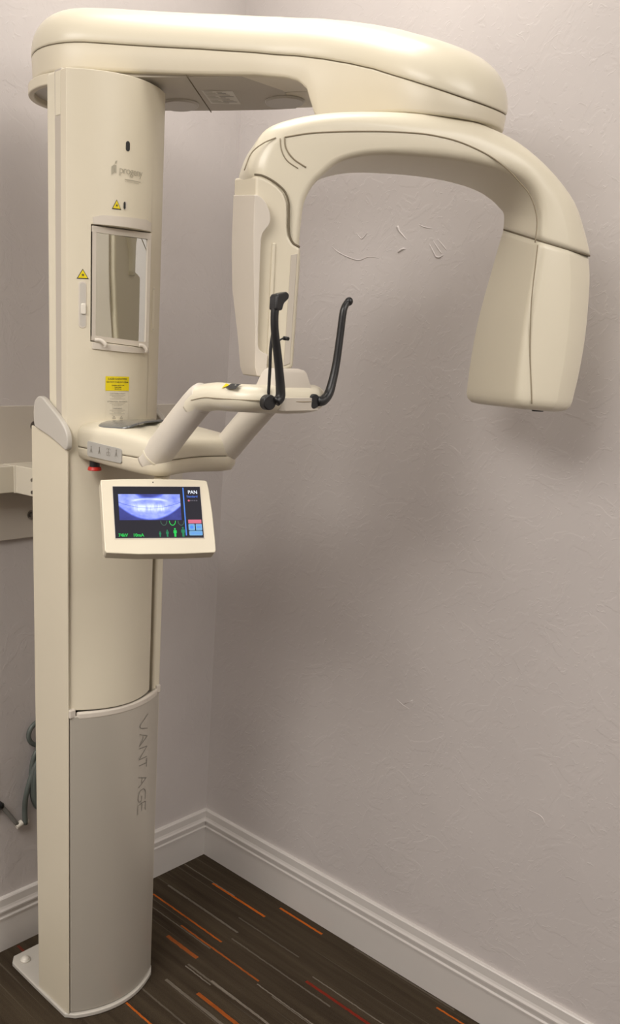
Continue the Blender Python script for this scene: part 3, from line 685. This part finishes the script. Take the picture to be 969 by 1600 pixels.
es = part('emergency_stop', disc((-.752, -.375, 1.362), (0, 0, -1), .0105, .018, 20), BLACK, bevel=.001, label='black stem of the stop button under the shelf')
link('red_button', mk(disc((-.752, -.375, 1.3455), (0, 0, -1), .0125, .0075, 24, .0145)), es, RED, bevel=.0015, label='red stop button')
# inclined tubes
for x, xt in ((-.7445, -.745), (-.5685, -.5675)):
    part('support_tube', tube([(x, -.535, 1.372), (x, -.560, 1.392), (xt, -.605, 1.437), (xt, -.655, 1.484), (xt, -.672, 1.4945)], [.0280, .0280, .0272, .0266, .0262], 28, 6), TUBEG, label='pale grey inclined support tube')
    q = Vector((0, -.70, .72)).normalized()
    c = Vector((x, -.553, 1.386))
    link('tube_collar', mk(tube([c - q * .003, c + q * .0015], .0290, 28)), tb, IVORY, bevel=.001)
# chin-rest yoke: flattened U
YK = [(-.745, -.648, 1.476), (-.745, -.668, 1.4905), (-.745, -.700, 1.4965), (-.7435, -.735, 1.4965), (-.732, -.768, 1.4965), (-.700, -.786, 1.496), (-.657, -.791, 1.495), (-.613, -.786, 1.496), (-.581, -.768, 1.497), (-.5695, -.735, 1.497), (-.568, -.700, 1.4965), (-.568, -.668, 1.4905), (-.568, -.648, 1.476)]
yk = part('chin_rest_yoke', tube(YK, [.0268, .0272, .0268, .0262, .026, .026, .026, .026, .026, .0262, .0268, .0272, .0268], 28, 7, flat=.86), IVORY, label='smooth cream yoke holding the chin rest')
link('yoke_infill', mk(prism(smoothpoly([(-.725, -.77), (-.59, -.77), (-.575, -.72), (-.60, -.70), (-.715, -.70), (-.738, -.72)], 2), plan, 1.481, 1.514)), yk, IVORY, bevel=.008, seg=4)
def off_line(P, dz, dn):
    out = []
    for i, p in enumerate(P):
        t = Vector(P[min(i + 1, len(P) - 1)]) - Vector(P[max(i - 1, 0)]); nrm = Vector((t.y, -t.x, 0)).normalized()
        out.append(tuple(Vector(p) + nrm * dn * -1 + Vector((0, 0, dz))))
    return out
# outer side of the U faces away from its centre
cen = Vector((-.657, -.695, 1.49))
sl_ = []
for p in YK[1:-1]:
    v = Vector((p[0] - cen.x, (p[1] - cen.y) if p[1] < -.745 else 0, 0)).normalized(); sl_.append(tuple(Vector(p) + v * .0274 + Vector((0, 0, -.0015))))
link('yoke_seam', mk(tube(sl_, .0008, 6, 6)), yk, LINE)
# symbol panel on the yoke
def f_yk(a, b, l): return (-.745 + b - l * .6, -.731 - a, 1.4965 + .0229 * math.sqrt(max(0, 1 - (b / .0269) ** 2)) + l)
P = Print(f_yk); P.poly([(.002, -.0215), (.014, -.014), (.000, -.009)], YELL, .0010)
for k in range(5): P.rect(.012, .034, -.0215 + .0026 * k, -.0215 + .0026 * (k + 1), INK, .0010)
P.rect(.025, .028, -.0150, -.0130, WHITELAB, .0014)
P.build('yoke_label', yk, 'tiny yellow triangle beside a black switch')
# chin block
def blk(z, x0, x1, y0, y1, r=.006): return [(a, b, z) for a, b in rrect(x0, x1, y0, y1, r, 4)]
rings = [blk(1.500, -.7045, -.6170, -.8035, -.742, .003), blk(1.508, -.7040, -.6175, -.8030, -.744, .003), blk(1.538, -.6995, -.6290, -.7970, -.757, .003), blk(1.5425, -.697, -.632, -.794, -.760, .003), blk(1.5455, -.694, -.640, -.786, -.764, .003), blk(1.5425, -.688, -.650, -.781, -.768, .003), blk(1.541, -.672, -.664, -.776, -.772, .002)]
cb = part('chin_block', loft(rings), WARMG, bevel=0, label='pale tapered chin block')
link('block_base', mk(prism(rrect(-.7050, -.6165, -.8180, -.742, .004), plan, 1.479, 1.500)), cb, WARMG, bevel=.001)
# temple supports
def F8(x, z, y=-.835): return (x, y, z)
def stick(P, rr, hub, name, lab):
    o = part(name, tube(P, rr, 14, 6, flat=1.0), BLACK, label=lab)
    link('pivot', mk(join(disc(hub, (-.25, -.97, 0), .0120, .014, 24))), o, BLACK, bevel=.002)
    return o
stick([(-.7330, -.822, 1.494), (-.7260, -.824, 1.501), (-.7265, -.824, 1.515), (-.7320, -.824, 1.540), (-.7385, -.824, 1.565), (-.7485, -.824, 1.600), (-.7515, -.824, 1.622), (-.7505, -.824, 1.638)], [.0080, .0082, .0076, .0068, .0066, .0062, .0062, .0066],
      (-.7400, -.806, 1.493), 'temple_support', 'left black curved temple support')
part('temple_pad', prism([(-.7575, 1.6490), (-.7550, 1.6530), (-.7350, 1.6575), (-.7285, 1.6550), (-.7285, 1.6480), (-.7390, 1.6405), (-.7425, 1.630), (-.7573, 1.630)], front, -.832, -.816), BLACK, bevel=.003, label='black angled pad on the left temple support')
stick([(-.624, -.818, 1.494), (-.613, -.821, 1.4955), (-.6005, -.822, 1.506), (-.5925, -.822, 1.528), (-.5865, -.822, 1.557), (-.5825, -.822, 1.600), (-.580, -.822, 1.634), (-.577, -.822, 1.645), (-.571, -.822, 1.653)], [.0082, .0085, .0080, .0072, .0066, .0062, .006, .0058, .0055],
      (-.629, -.806, 1.494), 'temple_support', 'right black curved temple support')
part('temple_pad', ball((-.568, -.823, 1.6545), .0070), BLACK, label='black ball tip on the right temple support')
br = part('bite_rod', tube([(-.7270, -.800, 1.500), (-.7273, -.800, 1.545), (-.7285, -.800, 1.575), (-.7254, -.800, 1.603)], .0026, 8), BLACK, label='thin black rod rising behind the left temple support')
nb = part('side_nub', tube([(-.7430, -.824, 1.575), (-.7380, -.824, 1.5855), (-.7290, -.824, 1.5900), (-.7240, -.824, 1.5905)], .0014, 8), BLACK, label='small black nub branching off the temple support')
link('nub_tip', mk(tube([(-.7265, -.824, 1.5905), (-.7160, -.824, 1.5900)], .0030, 10)), nb, BLACK)

# monitor ----------------------------------------------------------
yaw, tilt = math.radians(-31.126), math.radians(30.397)
RT = Vector((math.cos(yaw), math.sin(yaw), 0)); NH = Vector((RT.y, -RT.x, 0))
UPV = Vector((0, 0, 1)) * math.cos(tilt) - NH * math.sin(tilt); NN = RT.cross(UPV) * 1.0
if NN.dot(Vector((-1.8, -1.75, 1.55)) - Vector((-.8, -.62, 1.29))) < 0: NN = -NN
MC = Vector((-.79787, -.62064, 1.29249)); SW, SH = .1577, .0962
def f_mon(a, b, l): return tuple(MC + RT * a + UPV * b + NN * l)
mo = [(-.0995, .0585), (-.0990, .0610), (-.06, .0628), (0, .0634), (.06, .0628), (.0905, .0610), (.0935, .0585), (.0955, .045), (.0985, 0), (.0995, -.05), (.0995, -.071), (.0975, -.0755), (.04, -.0775), (-.04, -.0775), (-.0955, -.0745), (-.0985, -.0705), (-.099, -.03)]
mo = [(x * 1.0, z) for x, z in mo]
mn = part('monitor', prism(mo, f_mon, -.026, .004), CREAM, bevel=.005, seg=4, label='small tilted control screen in a cream bezel')
link('screen_border', mk(prism([(-SW / 2 - .0015, -SH / 2 - .0015), (SW / 2 + .0015, -SH / 2 - .0015), (SW / 2 + .0015, SH / 2 + .0015), (-SW / 2 - .0015, SH / 2 + .0015)], f_mon, 0, .0046)), mn, WARMG, smooth=False)
link('screen', mk(prism([(-SW / 2, -SH / 2), (SW / 2, -SH / 2), (SW / 2, SH / 2), (-SW / 2, SH / 2)], f_mon, 0, .0050)), mn, SCRBG, smooth=False, label='lit colour display')
# radiograph shown on the screen (procedural picture on the flat display)
def xray_mat():
    m = bpy.data.materials.new('radiograph_display'); m.use_nodes = True; nt = m.node_tree; b = nt.nodes['Principled BSDF']; L = nt.links.new
    b.inputs['Base Color'].default_value = (.01, .01, .01, 1); b.inputs['Roughness'].default_value = .4; b.inputs['Specular IOR Level'].default_value = .05
    uv = nt.nodes.new('ShaderNodeUVMap'); sp = nt.nodes.new('ShaderNodeSeparateXYZ'); L(uv.outputs[0], sp.inputs[0]); U, V = sp.outputs['X'], sp.outputs['Y']
    def mth(op, a, bb=None, c=None):
        n = nt.nodes.new('ShaderNodeMath'); n.operation = op
        for i, v in enumerate((a, bb, c)):
            if v is None: continue
            if isinstance(v, (int, float)): n.inputs[i].default_value = v
            else: L(v, n.inputs[i])
        return n.outputs[0]
    def sstep(v, a, b2, lo=0., hi=1.):
        n = nt.nodes.new('ShaderNodeMapRange'); n.interpolation_type = 'SMOOTHSTEP'; L(v, n.inputs['Value'])
        n.inputs['From Min'].default_value = a; n.inputs['From Max'].default_value = b2; n.inputs['To Min'].default_value = lo; n.inputs['To Max'].default_value = hi; return n.outputs[0]
    def noise(sx, sy, det=3):
        mp = nt.nodes.new('ShaderNodeMapping'); mp.inputs['Scale'].default_value = (sx, sy, 1); L(uv.outputs[0], mp.inputs['Vector'])
        n = nt.nodes.new('ShaderNodeTexNoise'); n.inputs['Scale'].default_value = 1; n.inputs['Detail'].default_value = det; L(mp.outputs[0], n.inputs['Vector']); return n.outputs['Fac']
    x = mth('SUBTRACT', U, .5); x2 = mth('MULTIPLY', x, x)
    jaw = mth('MULTIPLY_ADD', x2, 2.1, .04)                       # lower jaw line
    below = sstep(mth('SUBTRACT', V, jaw), -.07, .03, .22, 1)
    teeth = mth('SUBTRACT', 1.0, sstep(mth('ABSOLUTE', mth('SUBTRACT', V, mth('MULTIPLY_ADD', x2, .35, .47))), .02, .22))
    arch = sstep(mth('ABSOLUTE', x), .20, .34, 1, 0)
    tn = sstep(noise(26, 2.5, 1), .40, .60, .55, 1.1)
    val = mth('MULTIPLY_ADD', mth('MULTIPLY', mth('MULTIPLY', teeth, arch), tn), .40, .60)
    val = mth('ADD', val, mth('MULTIPLY_ADD', noise(6, 4, 4), .6, -.30))
    gap = sstep(mth('ABSOLUTE', mth('SUBTRACT', V, mth('MULTIPLY_ADD', x2, .9, .46))), .0, .018, .55, 1)
    nose = sstep(mth('ADD', mth('MULTIPLY', x2, 6.0), mth('MULTIPLY', mth('SUBTRACT', 1.0, V), 1.6)), .10, .42, .25, 1)
    palate = mth('SUBTRACT', 1.0, sstep(mth('ABSOLUTE', mth('SUBTRACT', V, mth('MULTIPLY_ADD', x2, -1.0, .82))), .01, .06))
    val = mth('MULTIPLY', mth('MULTIPLY', mth('MULTIPLY', val, below), gap), nose); val = mth('ADD', val, mth('MULTIPLY', mth('MULTIPLY', palate, arch), .3))
    cr = nt.nodes.new('ShaderNodeValToRGB'); e = cr.color_ramp.elements; e[0].position = 0.05; e[0].color = (.02, .015, .10, 1); e[1].position = 1; e[1].color = (.80, .90, 1.0, 1)
    k = e.new(.45); k.color = (.16, .22, .90, 1); L(val, cr.inputs['Fac']); L(cr.outputs['Color'], b.inputs['Emission Color']); b.inputs['Emission Strength'].default_value = 1.1
    return m
me = bpy.data.meshes.new('radiograph'); x0, x1, y0, y1 = -.0700, .0410, -.0150, .0335
me.from_pydata([f_mon(a, b, .0054) for a, b in ((x0, y0), (x1, y0), (x1, y1), (x0, y1))], [], [(0, 1, 2, 3)])
uvl = me.uv_layers.new(name='UVMap')
for l, c in zip(uvl.data, ((0, 0), (1, 0), (1, 1), (0, 1))): l.uv = c
link('radiograph', me, mn, xray_mat(), smooth=False, label='blue-white panoramic jaw radiograph on the screen')
LZ = .0056
P = Print(f_mon)
P.rect(.0465, .0485, -.0440, .0460, E_BLUE, LZ)
P.build('divider_bar', mn); P = Print(f_mon)
P.text('PAN', .0558, .0345, .0090, E_WHITE, LZ, bold=.0002); P.text('Standard', .0530, .0275, .0056, E_TEXT, LZ, bold=.0001)
P.circle(.0565, .0215, .0018, E_PINK, LZ)
for k in range(4): P.circle(.0605 + .0035 * k, .0215, .0013, E_DIM, LZ)
P.build('mode_text', mn, 'PAN lettering at the top of the screen sidebar'); P = Print(f_mon)
P.rect(.0525, .0765, -.0215, -.0145, E_PINK, LZ)
P.poly(rrect(.0525, .0640, -.0345, -.0225, .0015, 2), E_LBLUE, LZ); P.poly(rrect(.0655, .0770, -.0345, -.0225, .0015, 2), E_LBLUE, LZ); P.poly(rrect(.0530, .0770, -.0440, -.0355, .0015, 2), E_LBLUE, LZ)
P.circle(.0582, -.0285, .0032, E_BLUE, LZ + .0002); P.stroke([(.0675, -.0285), (.075, -.0285)], .002, E_BLUE, LZ + .0002); P.text('OPTIONS', .0560, -.0418, .0046, E_BLUE, LZ + .0002)
P.build('touch_buttons', mn, 'pink and blue touch buttons'); P = Print(f_mon)
P.text('74kV', -.0735, -.0455, .0080, E_GREEN, LZ, bold=.0002); P.text('10mA', -.0480, -.0455, .0080, E_GREEN, LZ, bold=.0002)
P.build('exposure_text', mn, 'green exposure readout'); P = Print(f_mon)
for cx, m in ((.0085, E_GREY), (.0240, E_GREEN), (.0395, E_GREY)):
    P.stroke([(cx - .0055, -.0165), (cx - .0050, -.0205), (cx - .0028, -.0240), (cx, -.0250), (cx + .0028, -.0240), (cx + .0050, -.0205), (cx + .0055, -.0165)], .0013, m, LZ)
P.build('jaw_icons', mn, 'row of three arch icons, the middle one bright green'); P = Print(f_mon)
for cx, h, m in ((.0005, .0105, E_DGREEN), (.0135, .0130, E_DGREEN), (.0275, .0160, E_GREEN), (.0420, .0180, E_DGREEN)):
    b0 = -.0462
    P.circle(cx, b0 + h * .9, h * .10, m, LZ, 10); P.poly([(cx - h * .17, b0 + h * .76), (cx + h * .17, b0 + h * .76), (cx + h * .19, b0 + h * .42), (cx + h * .11, b0 + h * .42), (cx + h * .11, b0), (cx - h * .11, b0), (cx - h * .11, b0 + h * .42), (cx - h * .19, b0 + h * .42)], m, LZ)
P.build('patient_icons', mn, 'row of four green figures growing in size')
link('status_light', mk(disc(f_mon(-.006, .0565, .0035), NN, .0012, .001, 10)), mn, BLACK, smooth=False)
part('monitor_bracket', tube([(-.700, -.52, 1.352), (-.722, -.545, 1.343), f_mon(0, .045, -.035), f_mon(0, .03, -.024)], .014, 12, 5), CREAM, label='short cream bracket holding the screen')

# ------------------------------------------------------------------ wall plate and bracket behind the column
wp = tag(empty('wall_mounting_plate', (-.75, 0, 1.131)), 'wide beige steel mounting plate screwed to the wall behind the machine', 'mounting plate')
link('plate', mk(box(-1.30, -.168, -.009, -.0005, 1.131, 1.442)), wp, PLATE, bevel=.0015)
link('cross_bar', mk(box(-1.30, -.7360, -.055, -.009, 1.2510, 1.3115)), wp, BRACK, bevel=.002, label='paler cross bar of the wall bracket')
link('bracket_arm', mk(prism([(-.740, -.009), (-.740, -.056), (-.7345, -.058), (-.7260, -.202), (-.560, -.202), (-.600, -.009)], plan, 1.2495, 1.3130)), wp, BRACK, bevel=.002, label='box arm reaching to the column')
def screw(c, r=.009, d=(0, -1, 0)):
    link('screw', mk(join(disc(c, d, r * 1.25, .002, 20), disc(Vector(c) + Vector(d) * .002, d, r * .85, .006, 6))), wp, METAL, smooth=False, label='steel hex screw')
for x, z in ((-.6520, 1.396), (-.6640, 1.186), (-.2170, 1.402), (-.2300, 1.19), (-1.15, 1.396), (-1.15, 1.186)): screw((x, -.009, z))
for z in (1.2605, 1.2880): screw((-.7300, -.125, z), .0050, (-1, -.06, 0))

# ------------------------------------------------------------------ cables on the wall behind the column
def cab(name, P, r, m, label, cat, par=None): 
    o = link(name, mk(tube(P, r, 10, 8)), par, m, label=label)
    if cat: o['category'] = cat
    return o
cb_ = tag(empty('cable_coil', (-.66, -.02, .55)), 'bundle of coiled grey-green cable hanging on the wall behind the column', 'cable')
y = -.016
def loop(cx, cz, rx, rz, dy, a0=0, a1=360): return [(cx + rx * math.cos(math.radians(a)), y - dy, cz + rz * math.sin(math.radians(a))) for a in range(a0, a1 + 1, 30)]
link('cable_loop', mk(tube(loop(-.650, .612, .036, .033, 0), .0065, 10, 4)), cb_, CABLE)
for k, (cx, cz, rx, rz, dy) in enumerate(((-.655, .480, .026, .085, .0), (-.652, .475, .034, .070, .012), (-.648, .485, .022, .060, .006), (-.642, .47, .04, .085, .018))):
    link('cable_loop', mk(tube(loop(cx, cz, rx, rz, dy), .0065, 10, 4)), cb_, CABLE)
link('cable_tail', mk(tube([(-.660, y, .545), (-.685, y - .008, .500), (-.7005, y - .008, .455), (-.7015, y, .41), (-.701, y, .362)], .0072, 10, 6)), cb_, CABLE)
link('cable_tail', mk(tube([(-.675, y, .45), (-.66, y - .006, .42), (-.645, y, .395)], .0065, 10, 6)), cb_, CABLE)
cd = tag(empty('conduit', (-.74, -.012, .40)), 'thin grey conduit rising left from a white connector beside the column', 'conduit')
link('pipe', mk(tube([(-.90, -.014, .560), (-.82, -.014, .485), (-.770, -.014, .436), (-.722, -.012, .366)], .0060, 12, 5)), cd, CONDUIT)
link('coupling', mk(tube([(-.785, -.012, .450), (-.770, -.012, .436)], .0105, 14)), cd, BLACK, label='dark coupling on the conduit')
link('connector', mk(join(disc((-.727, -.012, .362), (.75, 0, .25), .0085, .020, 12), disc((-.708, -.012, .364), (1, 0, .12), .0060, .020, 10))), cd, WHITEP, bevel=.001, label='white connector')
ol = tag(empty('outlet_box', (-.86, 0, .50)), 'mauve painted blank cover plate on the wall at far left', 'outlet')
link('cover', mk(box(-.930, -.7735, -.005, -.0005, .40, .560)), ol, WALL, bevel=.002)
link('cover_screw', mk(disc((-.85, -.005, .545), (0, -1, 0), .003, .001, 12)), ol, METAL)
link('cover_screw', mk(disc((-.85, -.005, .415), (0, -1, 0), .003, .001, 12)), ol, METAL)
